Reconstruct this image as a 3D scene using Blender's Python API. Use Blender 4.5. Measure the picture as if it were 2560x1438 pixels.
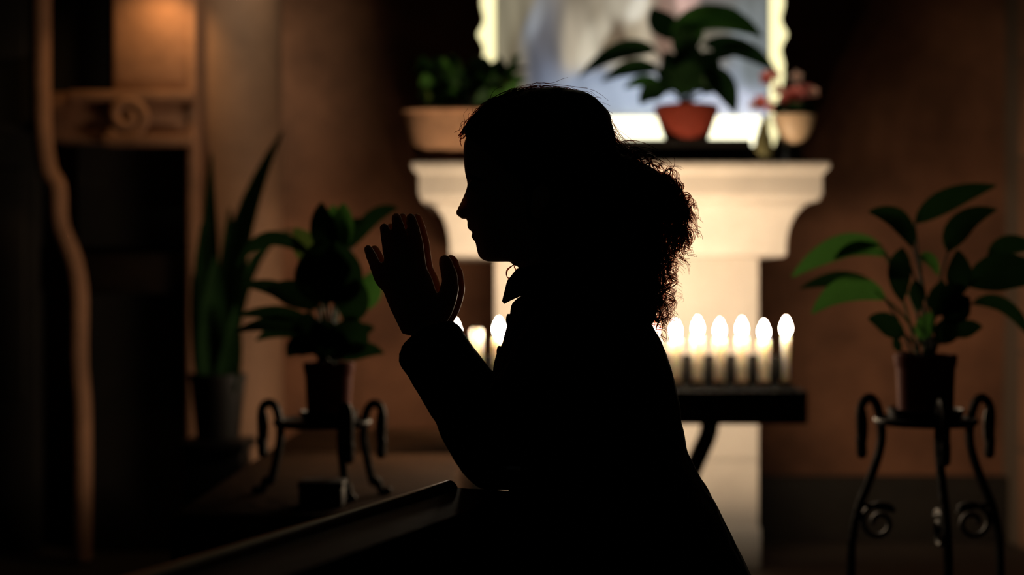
import bpy, bmesh, math, random
from mathutils import Vector, Matrix, noise
random.seed(7)
PI = math.pi
for o in list(bpy.data.objects):
    bpy.data.objects.remove(o)
S = bpy.context.scene
COL = S.collection

# ------------------------------------------------------------------ camera, world, exposure
CAMZ, FPX = 0.95, 50.0 / 36.0 * 2560
cam_d = bpy.data.cameras.new('camera')
cam = bpy.data.objects.new('camera', cam_d)
COL.objects.link(cam)
cam.location = (0, 0, CAMZ)
cam.rotation_euler = (PI / 2, 0, 0)
cam_d.lens, cam_d.sensor_width = 50, 36
cam_d.clip_start = 0.05
cam_d.dof.use_dof = True
cam_d.dof.focus_distance = 1.985
cam_d.dof.aperture_fstop = 1.9
S.camera = cam

world = bpy.data.worlds.new('world')
S.world = world
world.use_nodes = True
world.node_tree.nodes['Background'].inputs[0].default_value = (0.6, 0.75, 0.7, 1)
world.node_tree.nodes['Background'].inputs[1].default_value = 0.0012
S.view_settings.view_transform = 'Standard'
S.view_settings.look = 'None'
S.view_settings.gamma = 1
S.view_settings.use_curve_mapping = False
S.view_settings.exposure = 0.0

CANDLE_W = .95          # watts of one candle flame


def lamp(name, kind, loc, energy, color, size=0.05, target=None, spot=None, blend=0.5):
    d = bpy.data.lights.new(name, kind)
    d.energy, d.color = energy, color
    if kind in ('POINT', 'SPOT'):
        d.shadow_soft_size = size
    if kind == 'AREA':
        d.size = size
    if kind == 'SPOT':
        d.spot_size, d.spot_blend = spot, blend
    o = bpy.data.objects.new(name, d)
    COL.objects.link(o)
    o.location = loc
    if target is not None:
        o.rotation_euler = (Vector(target) - Vector(loc)).to_track_quat('-Z', 'Y').to_euler()
    return o


def P(px, py, Y):
    return Vector(((px - 1280) / FPX * Y, Y, CAMZ - (py - 719) / FPX * Y))


# a warm lamp fixed high up beside the carved pier, and the pale light of a high side window
lamp('pier_lamp', 'SPOT', P(408, -50, 4.78), 4.2, (1, .60, .24), .03, P(385, 150, 4.97), 2.0, .9)
lamp('window_light', 'SPOT', (-0.3, 2.6, 4.2), 330, (1, .90, .68), .25, P(620, -40, 5.0), .22, .9)
lamp('window_light_east', 'SPOT', (0.6, 2.4, 4.2), 20, (1, .80, .55), .25, P(2640, 60, 5.2), .20, .8)


# ------------------------------------------------------------------ materials
def mat(name, base, rough=.6, metal=0, bump=0, bscale=30, var=0, vscale=6, sss=0, spec=.5, coat=0, trans=0):
    m = bpy.data.materials.new(name)
    m.use_nodes = True
    nt = m.node_tree
    b = nt.nodes['Principled BSDF']
    b.inputs['Base Color'].default_value = (*base, 1)
    b.inputs['Roughness'].default_value = rough
    b.inputs['Metallic'].default_value = metal
    b.inputs['Specular IOR Level'].default_value = spec
    b.inputs['Coat Weight'].default_value = coat
    tc = nt.nodes.new('ShaderNodeTexCoord')
    if var:
        n = nt.nodes.new('ShaderNodeTexNoise')
        n.inputs['Scale'].default_value = vscale
        n.inputs['Detail'].default_value = 6
        n.inputs['Roughness'].default_value = .6
        nt.links.new(tc.outputs['Object'], n.inputs['Vector'])
        r = nt.nodes.new('ShaderNodeValToRGB')
        r.color_ramp.elements[0].position, r.color_ramp.elements[1].position = .3, .72
        r.color_ramp.elements[0].color = (*[c * (1 - var) for c in base], 1)
        r.color_ramp.elements[1].color = (*[min(1, c * (1 + var)) for c in base], 1)
        nt.links.new(n.outputs['Fac'], r.inputs['Fac'])
        nt.links.new(r.outputs['Color'], b.inputs['Base Color'])
    if bump:
        n2 = nt.nodes.new('ShaderNodeTexNoise')
        n2.inputs['Scale'].default_value = bscale
        n2.inputs['Detail'].default_value = 5
        nt.links.new(tc.outputs['Object'], n2.inputs['Vector'])
        bp = nt.nodes.new('ShaderNodeBump')
        bp.inputs['Strength'].default_value = bump
        bp.inputs['Distance'].default_value = .01
        nt.links.new(n2.outputs['Fac'], bp.inputs['Height'])
        nt.links.new(bp.outputs['Normal'], b.inputs['Normal'])
    if sss:
        b.inputs['Subsurface Weight'].default_value = sss
        b.inputs['Subsurface Radius'].default_value = (.06, .035, .016)
        b.inputs['Subsurface Scale'].default_value = 1
    if trans:
        t = nt.nodes.new('ShaderNodeBsdfTranslucent')
        t.inputs['Color'].default_value = (*[min(1, c * 1.6) for c in base], 1)
        mx = nt.nodes.new('ShaderNodeMixShader')
        mx.inputs['Fac'].default_value = trans
        out = nt.nodes['Material Output']
        nt.links.new(b.outputs[0], mx.inputs[1])
        nt.links.new(t.outputs[0], mx.inputs[2])
        nt.links.new(mx.outputs[0], out.inputs['Surface'])
    return m


def emit(name, color, strength, through=False):
    m = bpy.data.materials.new(name)
    m.use_nodes = True
    nt = m.node_tree
    nt.nodes.remove(nt.nodes['Principled BSDF'])
    e = nt.nodes.new('ShaderNodeEmission')
    e.inputs[0].default_value = (*color, 1)
    e.inputs[1].default_value = strength
    out = nt.nodes['Material Output']
    if through:
        t = nt.nodes.new('ShaderNodeBsdfTransparent')
        a = nt.nodes.new('ShaderNodeAddShader')
        nt.links.new(e.outputs[0], a.inputs[0])
        nt.links.new(t.outputs[0], a.inputs[1])
        nt.links.new(a.outputs[0], out.inputs['Surface'])
    else:
        nt.links.new(e.outputs[0], out.inputs['Surface'])
    return m


M = {
    'plaster': mat('warm_plaster', (.25, .108, .056), .9, bump=.5, bscale=14, var=.45, vscale=3.2),
    'stone': mat('pale_sandstone', (.78, .71, .63), .75, bump=.25, bscale=40, var=.10, vscale=5),
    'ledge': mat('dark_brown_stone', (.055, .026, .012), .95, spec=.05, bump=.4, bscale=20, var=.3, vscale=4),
    'soot': mat('sooty_iron', (.004, .0035, .003), .9, spec=.05),
    'lip': mat('wood_edge_highlight', (.55, .22, .07), .3, var=.3, vscale=12),  # bright orange base colour stands in for the candle highlight on the edge
    'pier': mat('brown_stone', (.30, .145, .08), .8, bump=.5, bscale=22, var=.3, vscale=4),
    'column': mat('grey_stone', (.27, .145, .085), .75, bump=.3, bscale=18, var=.25, vscale=3),
    'foot_shade': mat('foot_shade', (.03, .024, .018), .7, bump=.2, var=.3),
    'floor': mat('floor_stone', (.05, .037, .028), .55, bump=.2, bscale=10, var=.3, vscale=3),
    'mortar': mat('mortar', (.16, .115, .08), .95, bump=.4, bscale=60),
    'wood': mat('dark_varnished_wood', (.014, .008, .005), .65, bump=.1, bscale=25, var=.4, vscale=12, spec=.15),
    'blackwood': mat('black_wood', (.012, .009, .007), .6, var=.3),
    'iron': mat('black_iron', (.010, .009, .008), .6, metal=.4, spec=.3, bump=.2, bscale=90),
    'wax': mat('candle_wax', (.96, .88, .72), .45, sss=.9, trans=.45),
    'brass': mat('worn_brass', (.40, .22, .09), .45, metal=.8),
    'terracotta': mat('red_plastic_pot', (.20, .028, .014), .8, spec=.2, var=.12, vscale=8),
    'wicker': mat('wicker', (.60, .33, .19), .75, var=.25, vscale=20),
    'cream_pot': mat('cream_ceramic', (.70, .50, .32), .4),
    'soil': mat('soil', (.02, .014, .01), .95, bump=.8, bscale=90),
    'leaf': mat('leaf_green', (.05, .15, .025), .6, spec=.15, var=.35, vscale=14, trans=.30),
    'leaf_dark': mat('leaf_dark_green', (.015, .045, .012), .6, var=.35, vscale=12, trans=.12, spec=.1),
    'leaf_pale': mat('leaf_yellow_green', (.08, .13, .025), .6, spec=.15, var=.3, vscale=14, trans=.2),
    'petal': mat('pink_petal', (.70, .20, .18), .6, var=.15, trans=.45),
    'petal_pale': mat('pale_petal', (.75, .45, .38), .6, trans=.45),
    'gilt': mat('gilt_wood', (.55, .42, .16), .4, metal=.6, bump=.3, bscale=50),
    'skin': mat('skin', (.42, .24, .16), .5, sss=.15),
    'coat': mat('black_wool', (.010, .0095, .011), .95, bump=.4, bscale=220, spec=.15),
    'trousers': mat('dark_cotton', (.012, .012, .016), .95, spec=.1),
    'shoe': mat('dark_leather', (.012, .010, .009), .5),
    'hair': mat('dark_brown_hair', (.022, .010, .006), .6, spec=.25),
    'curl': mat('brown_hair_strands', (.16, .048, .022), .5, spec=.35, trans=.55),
    'steel': mat('polished_steel', (.75, .72, .68), .15, metal=1),
    'olive_glass': mat('olive_ceramic', (.20, .19, .09), .3),
    'flame': emit('candle_flame', (1, .84, .64), 68, through=True),
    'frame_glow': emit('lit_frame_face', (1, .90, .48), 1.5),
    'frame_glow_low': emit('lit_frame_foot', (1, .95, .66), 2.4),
}


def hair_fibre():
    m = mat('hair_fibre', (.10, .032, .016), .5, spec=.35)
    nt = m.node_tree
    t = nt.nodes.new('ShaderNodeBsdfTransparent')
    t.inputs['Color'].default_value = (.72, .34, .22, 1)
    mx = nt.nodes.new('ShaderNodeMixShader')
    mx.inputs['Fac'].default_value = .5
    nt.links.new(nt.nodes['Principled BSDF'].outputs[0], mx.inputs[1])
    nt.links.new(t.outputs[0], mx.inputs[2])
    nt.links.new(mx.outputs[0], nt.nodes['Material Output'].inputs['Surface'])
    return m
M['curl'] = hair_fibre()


# ------------------------------------------------------------------ mesh helpers
class MB:
    def __init__(s):
        s.v, s.f = [], []

    def add(s, vs, fs):
        n = len(s.v)
        s.v += [tuple(x) for x in vs]
        s.f += [tuple(i + n for i in f) for f in fs]
        return s

    def box(s, x0, x1, y0, y1, z0, z1, b=0.0, rz=0, c=None):
        if b <= 0:
            vs = [(x, y, z) for z in (z0, z1) for y in (y0, y1) for x in (x0, x1)]
            fs = [(0, 2, 3, 1), (4, 5, 7, 6), (0, 1, 5, 4), (2, 6, 7, 3), (0, 4, 6, 2), (1, 3, 7, 5)]
            return s.add(vs, fs)
        bm = bmesh.new()
        bmesh.ops.create_cube(bm, size=1)
        for v in bm.verts:
            v.co = Vector((x0 + (v.co.x + .5) * (x1 - x0), y0 + (v.co.y + .5) * (y1 - y0), z0 + (v.co.z + .5) * (z1 - z0)))
        bmesh.ops.bevel(bm, geom=bm.edges[:], offset=b, segments=2, affect='EDGES', profile=.5)
        bm.verts.index_update()
        s.add([v.co.copy() for v in bm.verts], [[v.index for v in f.verts] for f in bm.faces])
        bm.free()
        return s

    def rings(s, rings, close=True, cap=True):
        n = len(rings[0])
        vs = [p for r in rings for p in r]
        fs = []
        for i in range(len(rings) - 1):
            for j in range(n if close else n - 1):
                k = (j + 1) % n
                fs.append((i * n + j, i * n + k, (i + 1) * n + k, (i + 1) * n + j))
        if cap:
            fs.append(tuple(range(n))[::-1])
            fs.append(tuple((len(rings) - 1) * n + j for j in range(n)))
        return s.add(vs, fs)

    def lathe(s, prof, c, n=24, cap=True, axis='z'):
        rs = []
        for r, z in prof:
            rs.append([Vector((c[0] + r * math.cos(2 * PI * j / n), c[1] + r * math.sin(2 * PI * j / n), c[2] + z)) for j in range(n)])
        return s.rings(rs, True, cap)

    def tube(s, pts, r, n=8, round_ends=False):
        pts = [Vector(p) for p in pts]
        rad = r if isinstance(r, (list, tuple)) else [r] * len(pts)
        if round_ends:
            t0 = (pts[0] - pts[1]).normalized()
            t1 = (pts[-1] - pts[-2]).normalized()
            a, b, ra, rb = [], [], [], []
            for ang in (80, 55, 28):
                a.append(pts[0] + t0 * rad[0] * math.sin(math.radians(ang)))
                ra.append(rad[0] * math.cos(math.radians(ang)))
            for ang in (28, 55, 80):
                b.append(pts[-1] + t1 * rad[-1] * math.sin(math.radians(ang)))
                rb.append(rad[-1] * math.cos(math.radians(ang)))
            pts = a + pts + b
            rad = ra + list(rad) + rb
        rs = []
        up = None
        for i, p in enumerate(pts):
            t = (pts[min(i + 1, len(pts) - 1)] - pts[max(i - 1, 0)])
            t = t.normalized() if t.length > 1e-9 else Vector((0, 0, 1))
            if up is None:
                up = Vector((0, 1, 0)) if abs(t.y) < .9 else Vector((1, 0, 0))
            u = (up - t * up.dot(t))
            u = u.normalized() if u.length > 1e-6 else t.orthogonal().normalized()
            w = t.cross(u)
            up = u
            rs.append([p + (u * math.cos(2 * PI * j / n) + w * math.sin(2 * PI * j / n)) * rad[i] for j in range(n)])
        return s.rings(rs)

    def ellipsoid(s, c, r, n=20, m=12, rot=None):
        rs = []
        for i in range(1, m):
            a = PI * i / m
            ring = []
            for j in range(n):
                q = Vector((r[0] * math.sin(a) * math.cos(2 * PI * j / n), r[1] * math.sin(a) * math.sin(2 * PI * j / n), -r[2] * math.cos(a)))
                if rot is not None:
                    q = rot @ q
                ring.append(Vector(c) + q)
            rs.append(ring)
        return s.rings(rs)

    def mesh(s, name):
        me = bpy.data.meshes.new(name)
        me.from_pydata(s.v, [], s.f)
        me.validate()
        bm = bmesh.new()
        bm.from_mesh(me)
        bmesh.ops.recalc_face_normals(bm, faces=bm.faces)
        bm.to_mesh(me)
        bm.free()
        return me

    def build(s, name, m, parent=None, smooth=True, **kw):
        return link(s.mesh(name), name, m, parent, smooth, **kw)


def link(me, name, m, parent=None, smooth=True, label=None, cat=None, group=None, kind=None):
    o = bpy.data.objects.new(name, me)
    COL.objects.link(o)
    me.materials.clear()
    me.materials.append(M[m] if isinstance(m, str) else m)
    if smooth:
        me.polygons.foreach_set('use_smooth', [True] * len(me.polygons))
        if hasattr(me, 'set_sharp_from_angle'):
            me.set_sharp_from_angle(angle=math.radians(42))
    if parent is not None:
        o.parent = parent
        o.matrix_parent_inverse = Matrix.Translation(-parent.location)
    tag(o, label, cat, group, kind)
    return o


def tag(o, label=None, cat=None, group=None, kind=None):
    for k, v in (('label', label), ('category', cat), ('group', group), ('kind', kind)):
        if v:
            o[k] = v
    return o


def thing(name, loc, label, cat, group=None):
    o = bpy.data.objects.new(name, None)
    o.empty_display_size = .05
    COL.objects.link(o)
    o.location = loc
    return tag(o, label, cat, group)


def remesh(me, voxel, smooth_iter=0, name='m'):
    o = bpy.data.objects.new('tmp', me)
    COL.objects.link(o)
    r = o.modifiers.new('r', 'REMESH')
    r.mode, r.voxel_size, r.use_smooth_shade = 'VOXEL', voxel, True
    if smooth_iter:
        sm = o.modifiers.new('s', 'SMOOTH')
        sm.factor, sm.iterations = .5, smooth_iter
    dg = bpy.context.evaluated_depsgraph_get()
    dg.update()
    new = bpy.data.meshes.new_from_object(o.evaluated_get(dg))
    bpy.data.objects.remove(o)
    new.name = name
    return new


def lerp_table(tab, x):
    """tab rows (x, a, b, ...); smooth interpolation of the columns."""
    if x <= tab[0][0]:
        return list(tab[0][1:])
    for i in range(len(tab) - 1):
        if x <= tab[i + 1][0]:
            t = (x - tab[i][0]) / (tab[i + 1][0] - tab[i][0])
            out = []
            for c in range(1, len(tab[0])):
                p1, p2 = tab[i][c], tab[i + 1][c]
                h = tab[i + 1][0] - tab[i][0]
                m1 = (p2 - p1) / h if i == 0 else (p2 - tab[i - 1][c]) / (tab[i + 1][0] - tab[i - 1][0])
                m2 = (p2 - p1) / h if i + 2 >= len(tab) else (tab[i + 2][c] - p1) / (tab[i + 2][0] - tab[i][0])
                t2, t3 = t * t, t * t * t
                out.append((2 * t3 - 3 * t2 + 1) * p1 + (t3 - 2 * t2 + t) * h * m1 + (-2 * t3 + 3 * t2) * p2 + (t3 - t2) * h * m2)
            return out
    return list(tab[-1][1:])


def smooth_path(pts, n=8):
    pts = [Vector(p) for p in pts]
    out = []
    for i in range(len(pts) - 1):
        p0, p1, p2, p3 = pts[max(i - 1, 0)], pts[i], pts[i + 1], pts[min(i + 2, len(pts) - 1)]
        for k in range(n):
            t = k / n
            out.append(.5 * ((2 * p1) + (p2 - p0) * t + (2 * p0 - 5 * p1 + 4 * p2 - p3) * t * t + (3 * p1 - p0 - 3 * p2 + p3) * t ** 3))
    out.append(pts[-1])
    return out


# ------------------------------------------------------------------ the setting
WALLY = 5.4
MB().box(-3.2, 3.2, -.6, 5.6, -.1, 0).build('floor', 'floor', smooth=False, kind='structure', label='dark stone floor of the chapel')
wb = MB()
nx, nz = 60, 36
vs = []
for j in range(nz + 1):
    for i in range(nx + 1):
        x, z = -3.2 + 6.4 * i / nx, 3.9 * j / nz
        vs.append((x, WALLY - .03 + .035 * noise.noise(Vector((x * 1.3, 3, z * 1.3))) + .012 * noise.noise(Vector((x * 4, 7, z * 4))), z))
fs = [(j * (nx + 1) + i, j * (nx + 1) + i + 1, (j + 1) * (nx + 1) + i + 1, (j + 1) * (nx + 1) + i) for j in range(nz) for i in range(nx)]
wb.add(vs, fs)
wb.box(-3.2, 3.2, WALLY + .03, WALLY + .2, 0, 3.9)
wb.build('wall_back', 'plaster', kind='structure', label='rough warm plaster wall behind the altar')

MB().box(-3.2, 3.2, WALLY - .075, WALLY, 0, .24, .008).build('wall_foot_shade', 'foot_shade', kind='structure', label='added dark strip standing for the shade along the back wall foot')  # dark strip added to darken the wall foot where shade falls
# right pier of stone blocks
wr = MB()
RX0, RY0 = P(2500, 0, 5.0).x, 5.0
wr.box(1.86, 3.2, 5.06, WALLY, 0, 3.9)
wall_right = wr.build('wall_right', 'mortar', smooth=False, kind='structure', label='pier of large brown stone blocks on the altar side')
z = 0.0
row = 0
while z < 3.8:
    h = .355
    x = 1.845 - (.0 if row % 2 else .0)
    k = 0
    while x < 3.15:
        w = (.42 if (row + k) % 2 else .62)
        x1 = min(x + w, 3.2)
        d = random.uniform(-.006, .008)
        MB().box(x + .004, x1 - .004, 5.0 + d, 5.2, z + .004, z + h - .004, .012).build('stone_block', 'pier', wall_right)
        x = x1
        k += 1
    z += h
    row += 1

# left pier: carved stone with recessed panels
LY = 4.95
wl = MB()
def pbox(mb, x0, x1, y0, y1, ya, yb, b=.0):      # pixel box at depth ya..yb (front plane ya)
    a, c = P(x0, y1, ya), P(x1, y0, ya)
    mb.box(a.x, c.x, ya, yb, max(a.z, 0.0), c.z, b)
pbox(wl, 466, 490, -420, 1500, LY, WALLY - .05, .01)
pbox(wl, 282, 490, -420, 236, LY + .012, WALLY - .05, .01)
pbox(wl, 120, 490, 230, 350, LY + .012, WALLY - .05, .01)
wall_left = wl.build('wall_left', 'pier', kind='structure', label='brown carved stone pier with dark recessed panels')
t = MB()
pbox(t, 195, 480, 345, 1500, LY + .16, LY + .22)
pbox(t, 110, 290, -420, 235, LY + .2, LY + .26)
t.build('recess_shade', 'blackwood', wall_left, smooth=False)  # near-black colour stands in for the shade inside the recesses
t = MB()
pbox(t, 200, 470, 632, 735, LY + .06, LY + .17, .012)
t.build('rail', 'wood', wall_left)  # stone band coloured dark to stand in for shade in the recess
t = MB()
pbox(t, 170, 485, 225, 252, LY - .03, LY + .05, .008)
pbox(t, 255, 480, 335, 362, LY - .04, LY + .05, .008)
t.build('moulding', 'pier', wall_left)
# carved volute
vp = []
for i in range(70):
    a = -2.4 + i / 69 * 10.2
    r = .075 * (1 - i / 69 * .82)
    c = P(318, 292, LY - .02)
    vp.append(c + Vector((r * math.cos(a), 0, r * math.sin(a))))
MB().tube(vp, [.014 + .006 * math.sin(i / 69 * PI) for i in range(70)], 10, True).build('volute', 'pier', wall_left)
# curved scroll edging of the pier
sp = smooth_path([P(102, -420, LY - .06), P(102, 100, LY - .06), P(104, 300, LY - .06), P(118, 420, LY - .06), P(142, 470, LY - .06), P(148, 560, LY - .06),
                  P(182, 650, LY - .06), P(196, 740, LY - .06), P(196, 900, LY - .06), P(205, 1050, LY - .06), P(205, 1398, LY - .06)], 8)
MB().tube(sp, .034, 12).build('trim_1', 'pier', kind='structure', label='curved stone scroll edging beside the dark recess')

dr = MB()  # black panel added to keep the unlit far left dark
pbox(dr, -260, 92, -420, 1500, LY + .12, LY + .2, .01)
shade_panel = dr.build('shade_panel_1', 'blackwood', kind='structure', label='added black panel standing for the unlit dark beside the carved pier')
for (ya, yb) in ((-300, 330), (420, 1000)):
    t = MB()
    pbox(t, -200, 60, ya, yb, LY + .105, LY + .125, .008)
    t.build('shade_inset', 'blackwood', shade_panel)
# round column beside the pier
cc = P(592, 719, 5.16)
MB().lathe([(.21, 0), (.21, .12), (.19, .15), (.185, .19), (.168, .22), (.162, 1.5), (.155, 3.9)], (cc.x, cc.y, 0), 40).build(
    'column', 'column', kind='structure', label='round grey-brown stone column beside the carved pier')

# raised stone ledge on the left of the altar
LZ = .487
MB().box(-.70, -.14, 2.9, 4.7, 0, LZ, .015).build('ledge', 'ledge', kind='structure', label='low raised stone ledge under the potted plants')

# ------------------------------------------------------------------ altar
AY = 4.5
ACX = P(1552, 0, AY).x
def half(px):
    return px / FPX * AY
def az(py, Y=AY):
    return P(0, py, Y).z
altar = thing('altar', (ACX, 4.9, 0), 'pale sandstone altar with moulded top slab on a narrower pedestal', 'altar')
BACK = WALLY - .05
def altar_loft(prof, name, cx=None):
    """prof: (half width, front y, z) from bottom to top, back stays against the wall."""
    mb = MB()
    rings = []
    cx = ACX if cx is None else cx
    for hw, fy, zz in prof:
        rings.append([Vector((cx - hw, fy, zz)), Vector((cx + hw, fy, zz)), Vector((cx + hw, BACK, zz)), Vector((cx - hw, BACK, zz))])
    mb.rings(rings)
    return mb.build(name, 'stone', altar)
zt, zf, zl, zc = az(404), az(432), az(490), az(640)
altar_loft([(half(500), AY + .02, zl), (half(506), AY + .012, zl + .004), (half(506), AY + .012, zf - .004), (half(511), AY + .006, zf), (half(520), AY, zf + .012),
            (half(523), AY - .002, zf + .022), (half(523), AY - .002, zt - .006), (half(519), AY + .002, zt)], 'top_slab')
cove = []
for i in range(13):
    u = i / 12
    a = u * PI / 2
    hw = half(431) + (half(500) - half(431)) * (1 - math.cos(a))
    cove.append((hw, AY + .115 - .09 * (1 - math.cos(a)), zc + .02 + (zl - .012 - zc - .02) * math.sin(a) ** .9))
altar_loft([(half(424), AY + .125, zc), (half(431), AY + .115, zc + .006)] + cove + [(half(500), AY + .02, zl + .001)], 'cove')
PEDF = AY + .32
PX0, PX1 = P(1238, 0, PEDF).x, P(1896, 0, PEDF).x
ped_hw, PCX = (PX1 - PX0) / 2, (PX0 + PX1) / 2
altar_loft([(ped_hw, PEDF, az(1180)), (ped_hw, PEDF, zc + .001)], 'pedestal', PCX)
altar_loft([(ped_hw, PEDF + .002, .14), (ped_hw, PEDF + .002, az(1183)), ], 'pedestal_block', PCX)
altar_loft([(ped_hw + .006, PEDF - .006, 0), (ped_hw + .006, PEDF - .006, .132), (ped_hw + .001, PEDF - .001, .14)], 'plinth', PCX)

# dark step on the altar
STEPZ = az(352, 4.60)
step = MB().box(ACX - .47, ACX + .62, 4.76, 5.28, zt, STEPZ, .006).box(ACX - .31, ACX + .42, 4.538, 4.764, zt, STEPZ - .0005, .006).build('altar_step', 'blackwood', label='black wooden step lying along the back of the altar top', cat='step')

# ------------------------------------------------------------------ lit picture
PY = 5.08
x0, x1 = P(1240, 0, PY).x, P(1921, 0, PY).x
zb, zT = P(0, 292, PY).z, 2.75
pic = thing('framed_painting', ((x0 + x1) / 2, PY, STEPZ), 'large back-lit devotional painting of draped robes in a glowing gilt frame', 'painting')
GX, GZ = 110, 130
me = bpy.data.meshes.new('canvas')
vs, fs = [], []
for j in range(GZ + 1):
    for i in range(GX + 1):
        vs.append((x0 + (x1 - x0) * i / GX, PY, zb + (zT - zb) * j / GZ))
fs = [(j * (GX + 1) + i, j * (GX + 1) + i + 1, (j + 1) * (GX + 1) + i + 1, (j + 1) * (GX + 1) + i) for j in range(GZ) for i in range(GX)]
me.from_pydata(vs, [], fs)
def lin(c):
    return [((v / 255) / 12.92 if v < 11 else ((v / 255 + .055) / 1.055) ** 2.4) for v in c]
# painted areas: centre x, y in picture units (u 0..1 across, v metres above the lower edge), radii, tilt, colour
strokes = []
def canvas_uv(px, py):
    q = P(px, py, PY)
    return (q.x - x0) / (x1 - x0), q.z - zb
def stroke(px, py, rx, ry, tilt, c):
    u, v = canvas_uv(px, py)
    strokes.append((u * (x1 - x0), v, rx * .85 / FPX * PY, ry * .9 / FPX * PY, math.radians(tilt), [v * (1 + 1.1 * (sum(lin(c)) / 3 - .25)) for v in lin(c)]))
BASE = lin((140, 128, 100))
for a in [
    (1270, 80, 55, 260, 0, (150, 138, 104)), (1300, 170, 40, 120, 10, (128, 112, 78)),
    (1375, 60, 34, 150, 14, (112, 122, 146)), (1350, 150, 26, 90, 10, (96, 100, 116)), (1395, 120, 14, 120, 4, (74, 82, 104)),
    (1350, 20, 18, 90, 20, (140, 148, 160)), (1385, 210, 40, 60, 0, (104, 114, 140)),
    (1450, 60, 38, 170, 6, (196, 178, 146)), (1500, 40, 24, 150, 10, (150, 130, 96)), (1545, 60, 40, 150, 8, (206, 192, 160)),
    (1470, 140, 28, 80, 12, (214, 200, 168)), (1530, 110, 16, 90, 26, (136, 110, 74)), (1590, 60, 30, 110, 20, (178, 156, 118)),
    (1560, 110, 14, 70, -20, (120, 92, 62)), (1615, 90, 16, 90, -10, (196, 176, 140)), (1590, 20, 22, 34, 40, (226, 216, 190)),
    (1500, 215, 110, 42, 0, (132, 150, 180)), (1620, 240, 160, 50, 0, (158, 176, 204)), (1780, 240, 150, 60, 0, (166, 180, 208)),
    (1880, 200, 60, 110, 0, (150, 164, 186)), (1890, 80, 46, 160, 4, (128, 140, 146)), (1870, 40, 30, 90, 10, (158, 172, 180)),
    (1660, 60, 26, 90, 0, (150, 110, 86)), (1720, 6, 36, 34, 0, (222, 168, 148)), (1790, 10, 46, 60, 0, (120, 110, 100)),
    (1400, 270, 120, 30, 0, (130, 146, 176)), (1850, 270, 90, 40, 0, (186, 194, 220)),
    (1700, -160, 80, 110, 0, (190, 140, 110)), (1700, -330, 160, 200, 0, (90, 110, 150)), (1450, -250, 150, 300, 0, (140, 124, 96)),
    (1880, -300, 90, 400, 0, (120, 124, 120)), (1560, -160, 60, 120, 15, (204, 190, 160)),
]:
    stroke(*a)
ca = me.color_attributes.new('paint', 'FLOAT_COLOR', 'POINT')
for k, (x, y, z) in enumerate(vs):
    c = list(BASE)
    u, v = x - x0, z - zb
    u += .012 * noise.noise(Vector((u * 9, v * 5, 1)))
    v += .02 * noise.noise(Vector((u * 7, v * 7, 4)))
    for (su, sv, rx, ry, ti, sc) in strokes:
        du, dv = u - su, v - sv
        a, b = du * math.cos(ti) - dv * math.sin(ti), du * math.sin(ti) + dv * math.cos(ti)
        d = (a / rx) ** 2 + (b / ry) ** 2
        if d < 6:
            w = math.exp(-d * 1.1)
            w = min(1, w * 2.2)
            c = [ci * (1 - w) + si * w for ci, si in zip(c, sc)]
    g_ = sum(c) / 3
    c = [ci * .72 + g_ * .28 for ci in c]
    fold = 1 + .30 * noise.noise(Vector((u * 26 + v * 5, v * 3, 9)))
    ca.data[k].color = (*[ci * fold for ci in c], 1)
mc = bpy.data.materials.new('backlit_painting')
mc.use_nodes = True
nt = mc.node_tree
at = nt.nodes.new('ShaderNodeAttribute')
at.attribute_name = 'paint'
b = nt.nodes['Principled BSDF']
nt.links.new(at.outputs['Color'], b.inputs['Base Color'])
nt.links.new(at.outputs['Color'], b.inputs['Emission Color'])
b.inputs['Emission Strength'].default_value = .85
b.inputs['Roughness'].default_value = .6
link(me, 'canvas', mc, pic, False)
MB().box(x0 - .02, x1 + .02, PY + .004, PY + .04, STEPZ + .02, zT + .02).build('backing_board', 'blackwood', pic, smooth=False)

def frame_side(sgn):
    """scalloped upright, outline wavy on the outer edge."""
    xe = x0 if sgn < 0 else x1
    n = 90
    body, face = MB(), MB()
    ra, rb = [], []
    zbot = P(0, 300, PY).z if sgn < 0 else P(0, 215, PY).z
    zbot = STEPZ + .03
    for i in range(n + 1):
        z = zbot + (zT - zbot) * i / n
        ph = (P(0, 88, PY).z - z) / .26
        ph -= round(ph)
        w = .052 + .016 * math.exp(-(ph / .085) ** 2) - .007 * math.exp(-((abs(ph) - .22) / .1) ** 2) + .004 * math.exp(-((abs(ph) - .42) / .09) ** 2)
        w *= min(1, .35 + (z - zbot) / .16)
        ra.append([Vector((xe, PY - .012, z)), Vector((xe + sgn * w, PY - .012, z)), Vector((xe + sgn * w, PY + .035, z)), Vector((xe, PY + .035, z))])
        q = .004
        rb.append([Vector((xe + sgn * .002, PY - .0135, z)), Vector((xe + sgn * (w - .003), PY - .0135, z)), Vector((xe + sgn * (w - .005), PY - .012, z)), Vector((xe + sgn * .002, PY - .012, z))])
    body.rings(ra)
    face.rings(rb)
    o = body.build('frame_upright', 'gilt', pic, smooth=False)
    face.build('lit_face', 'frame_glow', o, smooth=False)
frame_side(-1)
frame_side(1)
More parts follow.
